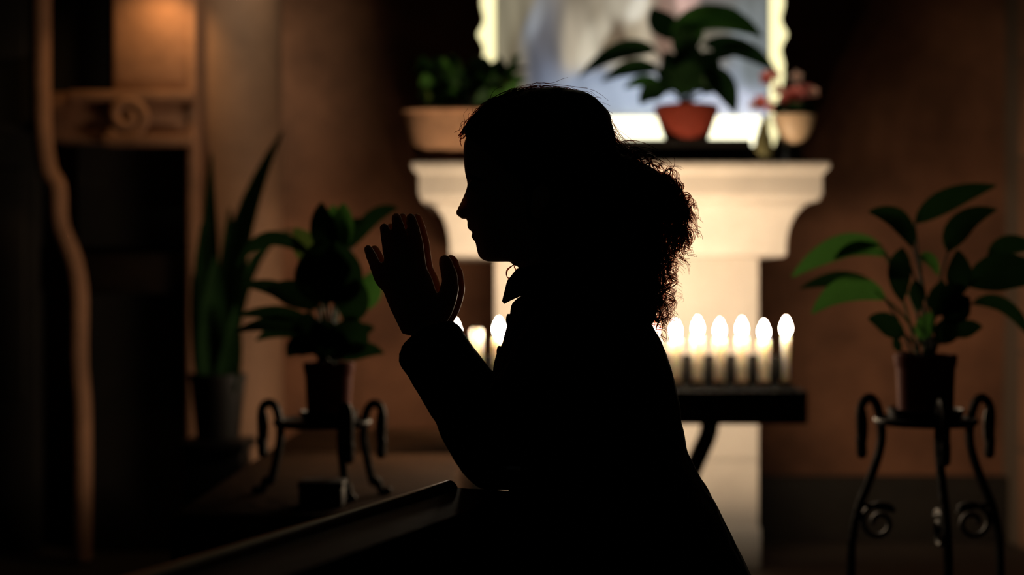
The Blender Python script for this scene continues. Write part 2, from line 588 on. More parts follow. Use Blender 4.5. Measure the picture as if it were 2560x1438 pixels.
for nm, za, zz, ww in (('frame_foot', STEPZ + .002, zb, .0), ('frame_head', zT, zT + .07, .0)):
    bod, fac = MB(), MB()
    bod.box(x0 - .0, x1 + .0, PY - .012, PY + .035, za, zz)
    bod.box(x0 + .02, x1 - .0, PY - .02, PY - .012, za, za + .02)
    o = bod.build(nm, 'gilt', pic, smooth=False)
    h = zz - za
    n = 24
    pts = [Vector((x0 + .004, PY - .022, za + h * .55))]
    # foot face with rounded lower corners
    xs0, xs1 = x0 + .004, x1 - .004
    if nm == 'frame_foot':
        outl = [(xs0 + .03, zz - .002), (xs0 + .012, za + .045), (xs0, za + .026), (xs0 + .012, za + .008), (xs0 + .05, za + .003),
                (xs1 - .05, za + .003), (xs1 - .012, za + .008), (xs1, za + .026), (xs1 - .012, za + .045), (xs1 - .03, zz - .002)]
    else:
        outl = [(xs0, zz - .002), (xs0, za + .004), (xs1, za + .004), (xs1, zz - .002)]
    rr = [[Vector((x, yy, z)) for x, z in outl] for yy in (PY - .026, PY - .020)]
    fac.rings(rr)
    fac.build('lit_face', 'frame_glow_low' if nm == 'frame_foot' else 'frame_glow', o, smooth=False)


# ------------------------------------------------------------------ plants
def leaf_mesh(base, ctrl, tip, width, face=(0, -1, .25), stem_from=None, fold=.18, wave=.0, blunt=.85, n=10):
    """one leaf: petiole tube from stem_from to base, then a folded blade along a curve."""
    mb = MB()
    base, ctrl, tip, face = Vector(base), Vector(ctrl), Vector(tip), Vector(face).normalized()
    rows = []
    for i in range(n + 1):
        t = i / n
        p = (1 - t) ** 2 * base + 2 * t * (1 - t) * ctrl + t * t * tip
        d = (2 * (1 - t) * (ctrl - base) + 2 * t * (tip - ctrl))
        d = d.normalized() if d.length > 1e-8 else (tip - base).normalized()
        s_ = d.cross(face)
        s_ = s_.normalized() if s_.length > 1e-5 else Vector((1, 0, 0))
        nn = s_.cross(d).normalized()
        w = width * .5 * max(.02, math.sin(PI * min(1, t ** blunt * .97 + .015)) ** .8)
        wv = wave * math.sin(t * 9) * w
        rows.append([p - s_ * w + nn * (fold * w + wv), p - s_ * w * .5 + nn * (fold * w * .35), p, p + s_ * w * .5 + nn * (fold * w * .35), p + s_ * w + nn * (fold * w - wv)])
    m = 5
    vs = [q for r in rows for q in r]
    th = .0009
    fs = [(i * m + j, i * m + j + 1, (i + 1) * m + j + 1, (i + 1) * m + j) for i in range(n) for j in range(m - 1)]
    mb.add(vs, fs)
    if stem_from is not None:
        s0 = Vector(stem_from)
        mid = (s0 + base) / 2 + Vector((0, 0, .25 * (base - s0).length * .4)) + Vector(((s0 - base).x * .15, 0, 0))
        pts = [(1 - t) ** 2 * s0 + 2 * t * (1 - t) * mid + t * t * base for t in [k / 6 for k in range(7)]]
        d0 = (tip - base) * .25
        mb.tube(pts + [base + (ctrl - base) * .3], [.0035, .0033, .003, .003, .0028, .0026, .0024, .0015], 5)
    return mb


def leaf_px(root, Y, soil, base, tip, w, m='leaf', ctrl=None, dy=(0, 0), face=None, fold=.18, wave=.05, stem=True, blunt=.85, name='leaf'):
    """leaf given by where its blade starts and ends (picture x, y at that plant's own distance Y plus depth offsets)."""
    b_, t_ = P(*base, Y + dy[0]), P(*tip, Y + dy[1])
    if ctrl is None:
        c_ = (b_ + t_) / 2 + Vector((0, 0, .18 * (t_ - b_).length))
    else:
        c_ = P(*ctrl, Y + (dy[0] + dy[1]) / 2)
    if face is None:
        face = (random.uniform(-.4, .4), -1, random.uniform(.1, .7))
    s0 = Vector(soil) + Vector((random.uniform(-.02, .02), random.uniform(-.02, .02), 0)) if stem else None
    return leaf_mesh(b_, c_, t_, w / FPX * Y, face, s0, fold, wave, blunt).build(name, m, root)


def pot(root, c, rt, rb, h, m, rim=.012, n=32, soil=True):
    x, y, z = c
    MB().lathe([(rb * .9, 0), (rb, .004), (rt * .965, h - .03), (rt * .97, h - .028), (rt, h - .026), (rt + .003, h - .002), (rt, h), (rt - rim, h), (rt - rim * 1.2, h - .02), (.01, h - .022)],
               (x, y, z), n).build('pot', m, root)
    if soil:
        MB().lathe([(.002, -.004), (rt - rim * 1.3, -.004), (rt - rim * 1.5, .003), (.002, .008)], (x, y, z + h - .018), 20).build('soil', 'soil', root)


# --- lily in red pot, centre of the altar
Y = 4.612
c = P(1716, 0, Y)
lily = thing('potted_lily', (c.x, Y, STEPZ), 'peace lily in a red tapered pot standing before the lit painting', 'plant')
htop = P(0, 256, Y - .1).z - STEPZ
pot(lily, (c.x, Y, STEPZ), .102, .070, htop, 'terracotta')
so = Vector((c.x, Y, STEPZ + htop - .01))
for base, tip, w, ml, ctrl, dy in [
    ((1640, 128), (1448, 192), 50, 'leaf_dark', (1560, 96), (-.05, -.12)),
    ((1650, 176), (1505, 205), 44, 'leaf_dark', (1580, 150), (0, -.05)),
    ((1690, 100), (1630, 20), 70, 'leaf_dark', (1650, 60), (0, .05)),
    ((1680, 75), (1905, 92), 80, 'leaf', (1790, 10), (-.05, -.1)),
    ((1720, 70), (1850, 30), 60, 'leaf_dark', (1780, 25), (0, .02)),
    ((1755, 112), (1940, 180), 56, 'leaf_dark', (1860, 100), (.02, .10)),
    ((1770, 150), (1890, 130), 50, 'leaf_dark', (1830, 110), (0, -.02)),
    ((1760, 180), (1838, 284), 66, 'leaf_dark', (1810, 190), (-.08, -.14)),
    ((1660, 215), (1560, 222), 40, 'leaf', (1610, 190), (-.06, -.1)),
    ((1668, 230), (1600, 262), 50, 'leaf_dark', (1620, 215), (-.08, -.12)),
    ((1700, 235), (1660, 130), 80, 'leaf_dark', None, (-.05, -.06)),
    ((1720, 230), (1720, 100), 84, 'leaf_dark', None, (-.03, -.02)),
    ((1740, 230), (1790, 130), 84, 'leaf_dark', None, (-.04, -.06)),
    ((1700, 240), (1740, 160), 80, 'leaf_dark', None, (-.09, -.1)),
    ((1690, 225), (1640, 180), 70, 'leaf_dark', None, (-.07, -.1)),
    ((1760, 235), (1790, 190), 60, 'leaf_dark', None, (-.05, -.1)),
    ((1700, 150), (1730, 60), 70, 'leaf_dark', None, (-.05, -.06)),
    ((1690, 140), (1760, 80), 60, 'leaf', None, (-.02, -.04)),
]:
    leaf_px(lily, Y, so, base, tip, w, ml, ctrl, dy)

# --- bushy plant in wicker planter, left on the altar
Y = 4.595
bx0, bx1 = P(1012, 0, Y).x, P(1290, 0, Y).x
bxm = (bx0 + bx1) / 2
planter = thing('planter_basket', (bxm, Y, zt), 'leafy green plant in a tapered woven basket on the altar end', 'plant')
ph = P(0, 281, Y).z - zt
nseg = 56
hwT, hwB, hd = (bx1 - bx0) / 2, (bx1 - bx0) / 2 - .034, .075
def oval(hw, hd, j, off=0):
    a = 2 * PI * j / nseg
    ca_, sa_ = math.cos(a), math.sin(a)
    e = .45
    return Vector((bxm + (hw + off) * math.copysign(abs(ca_) ** e, ca_), Y + (hd + off) * math.copysign(abs(sa_) ** e, sa_), 0))
mb = MB()
rg = []
for i in range(25):
    u = i / 24
    hw, dd = hwB + (hwT - hwB) * u, hd * (.8 + .2 * u)
    rg.append([oval(hw, dd, j, .0022 * ((-1) ** i) * (1 if (j // 2) % 2 else -1)) + Vector((0, 0, zt + ph * u)) for j in range(nseg)])
for u, s_ in ((1, -.012), (.86, -.014)):
    rg.append([oval(hwT, hd, j, s_) + Vector((0, 0, zt + ph * u)) for j in range(nseg)])
mb.rings(rg)
mb.build('basket', 'wicker', planter)
rp = [oval(hwT, hd, j % nseg, .002) + Vector((0, 0, zt + ph)) for j in range(nseg + 1)]
MB().tube(rp, .0065, 8).build('rim', 'wicker', planter)
MB().box(bxm - hwT * .9, bxm + hwT * .9, Y - hd * .8, Y + hd * .8, zt + ph * .8, zt + ph * .93, .01).build('soil', 'soil', planter)
for k in range(64):
    px = random.uniform(1060, 1270)
    base = (px, random.uniform(215, 285))
    r = random.random()
    tx = px + random.uniform(-50, 50) + (px - 1170) * .12
    ty = base[1] - random.uniform(25, 95)
    if 1190 > tx > 1100:
        ty -= 12
    tx = max(1056, min(1300, tx))
    ty = max(138, ty)
    if k in (3, 9):
        tx, ty = 1325 - k, 158 + k * 4
    leaf_px(planter, Y, (P(px, 0, Y).x, Y, zt + ph * .9), base, (tx, ty), random.uniform(30, 48), random.choice(['leaf', 'leaf_dark', 'leaf_dark', 'leaf_pale' if k % 3 == 0 else 'leaf']),
            None, (random.uniform(-.07, .05), random.uniform(-.11, .07)), (random.uniform(-.7, .7), -1, random.uniform(-.2, 1)))

# --- pink flowers in cream bowl, right end of the altar
Y = 4.572
c = P(1984, 0, Y)
FZ = P(0, 369, Y).z
fl = thing('flower_pot', (c.x, Y, zt), 'pink flowering plant in a cream pointed bowl near the altar corner', 'plant')
fz = P(0, 290, Y).z - FZ
MB().lathe([(.04, 0), (.042, .003), (.034, .012), (.026, .03), (.028, FZ - zt - .004), (.034, FZ - zt - .0005), (.01, FZ - zt - .0005)], (c.x, Y, zt), 24).build('foot', 'blackwood', fl)
MB().lathe([(.012, 0), (.022, .003), (.024, .012), (.030, .02), (.044, fz * .35), (.058, fz * .62), (.066, fz * .86), (.069, fz), (.066, fz + .002), (.061, fz - .004), (.055, fz - .02), (.004, fz - .02)],
           (c.x, Y, FZ), 32).build('bowl', 'cream_pot', fl)
MB().lathe([(.004, -.02), (.057, -.02), (.055, -.008), (.004, -.002)], (c.x, Y, FZ + fz), 20).build('soil', 'soil', fl)
so = Vector((c.x, Y, FZ + fz - .01))
for k in range(15):
    a = k / 15 * 2 * PI
    base = (1984 + 30 * math.cos(a), 285 - random.uniform(0, 14))
    tip = (1984 + random.uniform(55, 68) * math.cos(a), 272 - 22 * random.random() + 10 * abs(math.cos(a)))
    leaf_px(fl, Y, so, base, tip, 34, 'leaf_dark', None, (.03 * math.sin(a), .07 * math.sin(a)), stem=True)
for k, (px, py, r, mm) in enumerate([(1985, 238, 17, 'petal'), (1962, 246, 14, 'petal'), (2012, 228, 14, 'petal'), (2034, 230, 9, 'petal_pale'), (1915, 196, 14, 'petal'), (1935, 188, 10, 'petal'),
                                     (1900, 258, 15, 'petal'), (1882, 264, 9, 'petal_pale'), (1990, 194, 12, 'petal_pale'), (1945, 226, 10, 'petal_pale'), (1925, 270, 9, 'petal')]):
    q = P(px, py, Y - .04 + .02 * (k % 3))
    flw = MB()
    rr = r / FPX * Y
    for j in range(5):
        a = 2 * PI * j / 5 + k
        d = Vector((math.cos(a), -.35, math.sin(a)))
        lm = leaf_mesh(q, q + d * rr * .8 + Vector((0, -.006, 0)), q + d * rr * 1.5, rr * 1.3, (0, -1, .1), None, .25, .1, .8, 5)
        flw.add(lm.v, lm.f)
    fo = flw.build('flower', mm, fl)
    st = smooth_path([so, (so + q) / 2 + Vector((.01 * (-1) ** k, 0, .03)), q + Vector((0, .003, 0))], 5)
    MB().tube(st, .0018, 5).build('stem', 'leaf_dark', fl)

# small olive ceramic vase on the step
q = P(1908, 0, 4.542)
MB().lathe([(.024, 0), (.028, .004), (.030, .04), (.027, .075), (.018, .10), (.015, .118), (.018, .124), (.014, .124), (.012, .10), (.004, .10)], (q.x, 4.542, zt), 24).build(
    'small_vase', 'olive_glass', label='small olive green vase on the altar edge beside the flower bowl', cat='vase')


# --- iron plant stands
def plant_stand(cx, cy, zp, zfloor, label, R=.122, low=False, rot=0.0, k_=1.0):
    R *= k_
    root = thing('plant_stand', (cx, cy, zfloor), label, 'plant stand')
    ring = [Vector((cx + R * math.cos(a), cy + R * math.sin(a), zp)) for a in [2 * PI * k / 40 for k in range(41)]]
    MB().tube(ring, .008, 8).build('ring', 'iron', root)
    MB().lathe([(.01, -.004), (R * .93, -.004), (R * .95, 0), (R * .93, .004), (.01, .004)], (cx, cy, zp), 36).build('plate', 'iron', root)
    if low:
        prof = [(.166, zp - .085), (.168, zp - .04), (.170, zp + .015), (.164, zp + .045), (.146, zp + .054), (.129, zp + .04), (.119, zp), (.117, zp - .04), (.124, zp - .085),
                (.142, zp - .13), (.155, zfloor + .03), (.168, zfloor + .008), (.185, zfloor + .008)]
    else:
        prof = [(.166, zp - .085), (.168, zp - .04), (.170, zp + .015), (.164, zp + .045), (.146, zp + .060), (.129, zp + .045), (.117, zp), (.115, zp - .05), (.126, zp - .10),
                (.148, zp - .16), (.172, zp - .22), (.188, zp - .29), (.194, zp - .37), (.192, zfloor + .16), (.186, zfloor + .05), (.195, zfloor + .012), (.215, zfloor + .010)]
    prof = [(r * k_, zp + (z - zp) * k_ if z > zp - .38 and (low is False or z > zfloor + .05) else z) for r, z in prof]
    angs = [PI + rot, rot, -PI / 2 + rot] if not low else [PI + rot, -.12 + rot, -1.0 + rot]
    for a in angs:
        pts = smooth_path([Vector((cx + r * math.cos(a), cy + r * math.sin(a), z)) for r, z in prof], 7)
        rad = [.0098 if 6 < i < len(pts) else .0115 for i in range(len(pts))]
        lg = MB().tube(pts, rad, 8, True).build('leg', 'iron', root)
        # hook loop: a twin strand closing the drop-shaped curl
        pts2 = smooth_path([Vector((cx + r * math.cos(a), cy + r * math.sin(a), z)) for r, z in [(.164 * k_, zp - .083 * k_), (.157 * k_, zp - .04 * k_), (.156 * k_, zp), (.160 * k_, zp + .025 * k_)]], 6)
        MB().tube(pts2, .005, 6, True).build('curl', 'iron', lg)
        if not low:
            sc = []
            for i in range(46):
                u = i / 45
                th = 2.5 - u * 8.6
                r = .052 * k_ * (1 - .72 * u)
                sc.append(Vector((.122 * k_ + r * math.cos(th), 0, zp - .265 * k_ + r * math.sin(th))))
            pts3 = [Vector((.172 * k_, 0, zp - .215 * k_))] + sc
            pts3 = [Vector((cx + p.x * math.cos(a), cy + p.x * math.sin(a), p.z)) for p in pts3]
            MB().tube(pts3, .006, 6, True).build('scroll', 'iron', lg)
    return root


# right stand and its lily
SY = 3.0
K = SY / 3.7
sc_ = P(2314, 0, SY)
szp = P(0, 1052, SY).z
plant_stand(sc_.x, SY, szp, 0, 'tall black wrought iron plant stand with scrolled legs, under the broad-leaved lily', rot=.0, k_=K)
zpot = szp + .0045
pr = thing('potted_lily', (sc_.x, SY, zpot), 'broad-leaved peace lily in a dark red pot on the tall iron stand', 'plant')
MB().lathe([(.085 * K, 0), (.092 * K, .004), (.097 * K, .022), (.093 * K, .022), (.086 * K, .008), (.01, .006)], (sc_.x, SY, zpot), 32).build('saucer', 'blackwood', pr)
hp = P(0, 886, SY).z - zpot - .006
pot(pr, (sc_.x, SY, zpot + .006), .077 * K, .070 * K, hp, 'terracotta')
so = Vector((sc_.x, SY, zpot + hp - .015))
for base, tip, w, ml, ctrl, dy in [
    ((2284, 618), (2172, 530), 74, 'leaf_dark', (2262, 540), (-.04, -.10)),
    ((2287, 558), (2490, 464), 60, 'leaf_dark', (2350, 488), (.03, .06)),
    ((2370, 630), (2492, 524), 66, 'leaf_dark', (2390, 540), (-.02, -.06)),
    ((2200, 612), (1980, 692), 62, 'leaf', (2090, 590), (.06, .12)),
    ((2214, 640), (2085, 650), 44, 'leaf', (2140, 600), (.02, .05)),
    ((2214, 748), (2030, 784), 66, 'leaf', (2120, 680), (-.06, -.08)),
    ((2190, 716), (2000, 722), 46, 'leaf_dark', (2100, 680), (.05, .10)),
    ((2256, 620), (2256, 755), 56, 'leaf_dark', (2240, 690), (-.06, -.10)),
    ((2290, 700), (2296, 780), 40, 'leaf_dark', (2290, 740), (-.05, -.07)),
    ((2262, 838), (2170, 798), 62, 'leaf_dark', (2210, 806), (-.05, -.09)),
    ((2375, 838), (2456, 818), 44, 'leaf_dark', (2420, 815), (-.03, -.05)),
    ((2470, 640), (2600, 625), 50, 'leaf_dark', (2520, 590), (.02, .03)),
    ((2420, 715), (2620, 706), 96, 'leaf_dark', (2510, 650), (-.05, -.10)),
    ((2395, 740), (2394, 625), 62, 'leaf_dark', (2400, 680), (-.04, -.07)),
    ((2340, 790), (2410, 715), 70, 'leaf_dark', (2370, 735), (-.06, -.08)),
    ((2365, 810), (2425, 745), 66, 'leaf_dark', (2400, 760), (-.08, -.10)),
    ((2330, 780), (2355, 700), 50, 'leaf_dark', (2350, 740), (-.02, -.03)),
    ((2430, 760), (2580, 850), 46, 'leaf_dark', (2520, 730), (.03, .06)),
    ((2300, 850), (2330, 780), 50, 'leaf', (2310, 815), (-.05, -.05)),
    ((2345, 860), (2390, 800), 60, 'leaf_dark', (2370, 820), (-.06, -.07)),
    ((2300, 640), (2345, 690), 34, 'leaf', (2330, 640), (.0, -.03)),
    ((2250, 880), (2238, 838), 22, 'leaf_dark', (2240, 860), (-.05, -.06)),
]:
    leaf_px(pr, SY, so, base, tip, w, ml, ctrl, dy)

# left stand and its lily, on the ledge
SY = 3.2
K = SY / 3.95
sl = P(806, 0, SY)
slp = P(0, 1056, SY).z
plant_stand(sl.x, SY, slp, LZ, 'low black wrought iron plant stand with curled handles on the stone ledge', R=.126, low=True, k_=K)
zpot = slp + .0045
pl = thing('potted_lily', (P(822, 0, SY).x, SY, zpot), 'tall leafy lily in a dark red pot on the low stand behind the praying hands', 'plant')
cx = P(822, 0, SY).x
MB().lathe([(.068 * K, 0), (.075 * K, .004), (.080 * K, .022), (.076 * K, .022), (.070 * K, .008), (.01, .006)], (cx, SY, zpot), 32).build('saucer', 'blackwood', pl)
hp = P(0, 906, SY).z - zpot - .006
pot(pl, (cx, SY, zpot + .006), .068 * K, .060 * K, hp, 'terracotta')
so = Vector((cx, SY, zpot + hp - .015))
for base, tip, w, ml, ctrl, dy in [
    ((826, 640), (804, 506), 52, 'leaf_dark', (800, 570), (-.03, -.05)),
    ((846, 630), (858, 508), 48, 'leaf', (860, 560), (-.02, -.03)),
    ((834, 620), (834, 512), 40, 'leaf', (830, 560), (.02, .03)),
    ((862, 628), (912, 548), 44, 'leaf_dark', (872, 570), (-.02, .03)),
    ((810, 660), (738, 570), 56, 'leaf_pale', (762, 620), (.03, .06)),
    ((820, 760), (800, 600), 110, 'leaf_dark', (800, 680), (-.05, -.08)),
    ((836, 760), (850, 610), 100, 'leaf_dark', (860, 690), (-.05, -.06)),
    ((800, 770), (664, 728), 52, 'leaf_dark', (730, 720), (-.04, -.06)),
    ((780, 780), (600, 716), 34, 'leaf_dark', (690, 700), (.0, .0)),
    ((776, 800), (590, 790), 30, 'leaf_dark', (690, 770), (-.02, -.02)),
    ((770, 832), (586, 832), 34, 'leaf_dark', (690, 790), (-.04, -.06)),
    ((776, 850), (640, 852), 34, 'leaf_dark', (710, 800), (.02, .04)),
    ((790, 870), (720, 892), 44, 'leaf_dark', (740, 850), (-.06, -.08)),
    ((868, 770), (934, 678), 60, 'leaf', (930, 740), (.05, .09)),
    ((860, 800), (900, 700), 70, 'leaf_dark', (892, 750), (-.04, -.06)),
    ((850, 900), (960, 884), 34, 'leaf_dark', (905, 860), (-.02, -.03)),
    ((850, 860), (936, 820), 34, 'leaf_dark', (896, 820), (.02, .05)),
    ((800, 880), (768, 780), 80, 'leaf_dark', (770, 840), (-.05, -.06)),
    ((846, 880), (880, 790), 80, 'leaf_dark', (880, 840), (-.05, -.06)),
    ((812, 900), (800, 820), 60, 'leaf_dark', None, (-.03, -.03)),
    ((830, 900), (856, 830), 60, 'leaf_dark', None, (-.06, -.07)),
    ((790, 880), (836, 810), 60, 'leaf_dark', None, (-.06, -.07)),
    ((800, 720), (776, 640), 70, 'leaf_dark', None, (-.04, -.06)),
    ((780, 640), (590, 668), 30, 'leaf_dark', (660, 540), (.04, .10)),
    ((880, 620), (994, 520), 36, 'leaf_dark', (930, 520), (.06, .12)),
]:
    leaf_px(pl, SY, so, base, tip, w * 1.3, ml, ctrl, dy)

# tall sword-leaved plant by the column
TY = 4.35
tx = P(545, 0, TY).x
tp = thing('snake_plant', (tx, TY, LZ), 'tall dark sword-leaved plant in a black pot in front of the column', 'plant')
pot(tp, (tx, TY, LZ), .085, .065, .20, 'blackwood')
pd = thing('pedestal', (tx, TY, 0), 'square black wooden pedestal under the sword-leaved plant', 'pedestal')
MB().box(tx - .085, tx + .085, TY - .085, TY + .085, .05, LZ - .03, .005).build('body', 'blackwood', pd)
MB().box(tx - .10, tx + .10, TY - .10, TY + .10, LZ - .03, LZ - .001, .006).build('top', 'blackwood', pd)
MB().box(tx - .10, tx + .10, TY - .10, TY + .10, 0, .05, .006).build('foot', 'blackwood', pd)
so = Vector((tx, TY, LZ + .19))
for base, tip, w, ctrl, dy in [
    ((548, 1000), (706, 330), 74, (556, 590), (-.03, -.10)), ((530, 1000), (528, 384), 62, (520, 700), (0, .03)), ((520, 1000), (504, 560), 60, (500, 760), (-.04, -.06)),
    ((556, 1000), (574, 520), 72, (572, 760), (-.05, -.04)), ((560, 1000), (742, 574), 40, (590, 590), (.02, .06)), ((540, 1000), (540, 640), 80, (530, 800), (-.06, -.07)),
    ((530, 1000), (482, 690), 50, (496, 860), (.02, .02)), ((555, 1010), (590, 760), 60, (585, 880), (-.05, -.08)),
]:
    leaf_px(tp, TY, so, base, tip, w, 'leaf_dark', ctrl, dy, (random.uniform(-.2, .2), -1, .1), .12, .02, False, .55)

# small dark box on the ledge
bq = P(806, 0, 3.02)
bx = thing('small_box', (bq.x, 3.02, LZ), 'small dark wooden box on the stone ledge below the low stand', 'box')
MB().box(bq.x - .046, bq.x + .046, 2.985, 3.055, LZ, LZ + .04, .004).build('body', 'blackwood', bx)
MB().box(bq.x - .048, bq.x + .048, 2.983, 3.057, LZ + .041, LZ + .054, .004).build('lid', 'blackwood', bx)

# ------------------------------------------------------------------ candle rack and candles
CY = 4.12
rk0, rk1 = P(1122, 0, CY).x, P(2006, 0, CY).x
rcx = (rk0 + rk1) / 2
rzt, rzb = P(0, 962, CY).z, P(0, 1062, CY - .08).z
rack = thing('candle_rack', (rcx, CY, 0), 'black iron votive candle rack with a long tray in front of the altar', 'candle rack')
MB().box(rk0, rk1, CY - .08, CY + .10, rzb, rzt - .012, .006).build('tray', 'iron', rack)
MB().box(rk0 + .02, rk1 - .03, CY - .04, CY + .08, rzt - .013, rzt, .003).build('top_plate', 'soot', rack)
MB().box(rk0 + .01, rk1 - .02, CY + .082, CY + .09, rzt - .002, P(0, 886, CY + .085).z, .003).build('back_guard', 'soot', rack)
srow = MB()
for k in range(33):
    x = P(1975 - 26.5 * k, 0, CY - .062).x
    srow.lathe([(.009, 0), (.010, .004), (.011, .010), (.008, .011), (.006, .003)], (x, CY - .062, rzt - .0125), 10)
srow.build('socket_row', 'iron', rack, kind='stuff')
for s_ in (-1, 1):
    a = P(1552 + s_ * 240, 1062, CY)
    path = smooth_path([Vector((rcx + s_ * .245, CY, rzb + .02)), Vector((rcx + s_ * .240, CY, rzb - .03)), Vector((rcx + s_ * .215, CY, rzb - .09)), Vector((rcx + s_ * .165, CY, rzb - .20)),
                        Vector((rcx + s_ * .10, CY, rzb - .32)), Vector((rcx + s_ * .03, CY, rzb - .42))], 6)
    MB().tube(path, .027, 10, True).build('brace', 'iron', rack)
MB().lathe([(.03, 0), (.03, rzb + .005)], (rcx, CY + .0, 0), 16).build('post', 'iron', rack)
for k in range(3):
    a = 2 * PI * k / 3 + PI / 2
    path = smooth_path([Vector((rcx, CY, .22)), Vector((rcx + .1 * math.cos(a), CY + .1 * math.sin(a), .16)), Vector((rcx + .2 * math.cos(a), CY + .2 * math.sin(a), .05)), Vector((rcx + .26 * math.cos(a), CY + .26 * math.sin(a), .016))], 6)
    MB().tube(path, .015, 8, True).build('foot', 'iron', rack)

cand_r = .0165
xs = [1965 - 55.2 * k for k in range(16)]
order = ['rightmost', 'second from the right', 'third from the right', 'fourth from the right', 'fifth from the right', 'sixth from the right']
cand_me = flame_me = None
for k, px in enumerate(xs):
    yy = CY + .012
    q = P(px, 0, yy)
    cup = MB().lathe([(.008, 0), (.015, .002), (.0175, .005), (.0190, .012), (.0178, .013), (.0165, .010), (.004, .010)], (q.x, yy, rzt), 16).build('candle_cup', 'brass', rack)
    lit = px not in (xs[14],)
    hgt = .124 + [.006, -.004, .004, 0, .006, -.002, .003][k % 7]
    if k == 14:
        hgt = .150
    if k == 15:
        hgt = .124
    z0 = rzt + .0105
    if k < 6:
        lb = 'lit white taper candle, ' + order[k] + ' on the candle rack'
        if k == 0:
            lb = 'lit thin taper candle at the free right end of the candle rack'
    elif k == 13:
        lb = 'lit white taper candle just in front of the chest of the praying person'
    elif k == 14:
        lb = 'unlit tall taper candle between the forearms and chest of the praying person'
    elif k == 15:
        lb = 'lit taper candle on the left end of the rack beside the wrists'
    else:
        lb = 'lit white taper candle on the rack hidden behind the praying person'
    c_ = thing('taper_candle', (q.x, yy, z0), lb, 'candle', 'taper candles on the iron rack')
    rr = cand_r * (.62 if k == 0 else 1)
    MB().lathe([(rr * .86, 0), (rr * .92, .01), (rr * 1.0, hgt - .01), (rr * .96, hgt - .002), (rr * .7, hgt), (rr * .3, hgt - .003)], (q.x, yy, z0), 18).build('wax', 'wax', c_)
    MB().tube([(q.x, yy, z0 + hgt - .004), (q.x, yy, z0 + hgt + .006), (q.x + .001, yy, z0 + hgt + .012)], .001, 5).build('wick', 'blackwood', c_)
    if lit:
        fh = .050
        MB().lathe([(.002, 0), (.0075, .006), (.0115, .014), (.0118, .023), (.0085, .034), (.0038, .044), (.0006, fh)], (q.x, yy, z0 + hgt + .003), 14).build('flame', 'flame', c_)
        L = lamp('flame_light', 'POINT', (q.x, yy, z0 + hgt + .015), CANDLE_W * [.25, .3, .6, .9, 1.2, 1.3, 1.5, 1.6, 1.6, 1.5, 1.2, 1.0, .9, .7, 0, .3][k], (1, .64, .33), .007)
        L.parent = c_
        L.matrix_parent_inverse = Matrix.Translation(-c_.location)

# ------------------------------------------------------------------ prayer desk
DZ = .68
e0, e1 = Vector((-.116, 1.88, 0)), Vector((-.29, 1.45, 0))
dv = (e1 - e0).normalized()
pv = Vector((-dv.y, dv.x, 0))
if pv.x < 0:
    pv = -pv
desk = thing('prayer_desk', (e0.x, e0.y, 0), 'dark varnished wooden prayer desk rail under the elbows of the praying person', 'prayer desk')
st, en = e0 - dv * .05, e0 + dv * 1.15
def along(mb, cross, a=st, b_=en):
    """sweep a cross section (offset towards the person, z) along the rail."""
    mb.rings([[p + pv * cx_ + Vector((0, 0, cz_)) for cx_, cz_ in cross] for p in (a, b_)])
    return mb
board = [(.012, DZ), (.118, DZ), (.122, DZ - .006), (.122, DZ - .024), (.118, DZ - .03), (.006, DZ - .03)]
along(MB(), board).build('board', 'wood', desk)
lip = [(.013 + .015 * math.cos(a), DZ - .008 + .018 * math.sin(a)) for a in [2 * PI * i / 16 for i in range(16)]]
along(MB(), lip).build('lip', 'lip', desk)
along(MB(), [(.02, .10), (.04, .10), (.04, DZ - .031), (.02, DZ - .031)], st - dv * -.03, en + dv * -.03).build('front_panel', 'wood', desk, smooth=False)
for p in (st, en):
    d_ = dv * (.035 if p is st else -.035)
    along(MB(), [(.01, 0), (.118, 0), (.118, DZ - .031), (.01, DZ - .031)], p, p + d_).build('end_board', 'wood', desk, smooth=False)
# padded kneeler
kn = thing('kneeler', (.2, 2.0, 0), 'low padded wooden kneeler under the knees of the praying person', 'kneeler')
MB().box(.04, .42, 1.70, 2.30, .075, .095, .004).build('board', 'wood', kn)
MB().box(.05, .41, 1.71, 2.29, .096, .135, .015).build('pad', 'trousers', kn)
for x in (.06, .37):
    MB().box(x, x + .03, 1.72, 2.28, 0, .076, .003).build('foot', 'wood', kn)

# ------------------------------------------------------------------ praying person
WY = 2.0
def W(px, py, dy=0.0):
    return P(px, py, WY + dy)
body = MB()
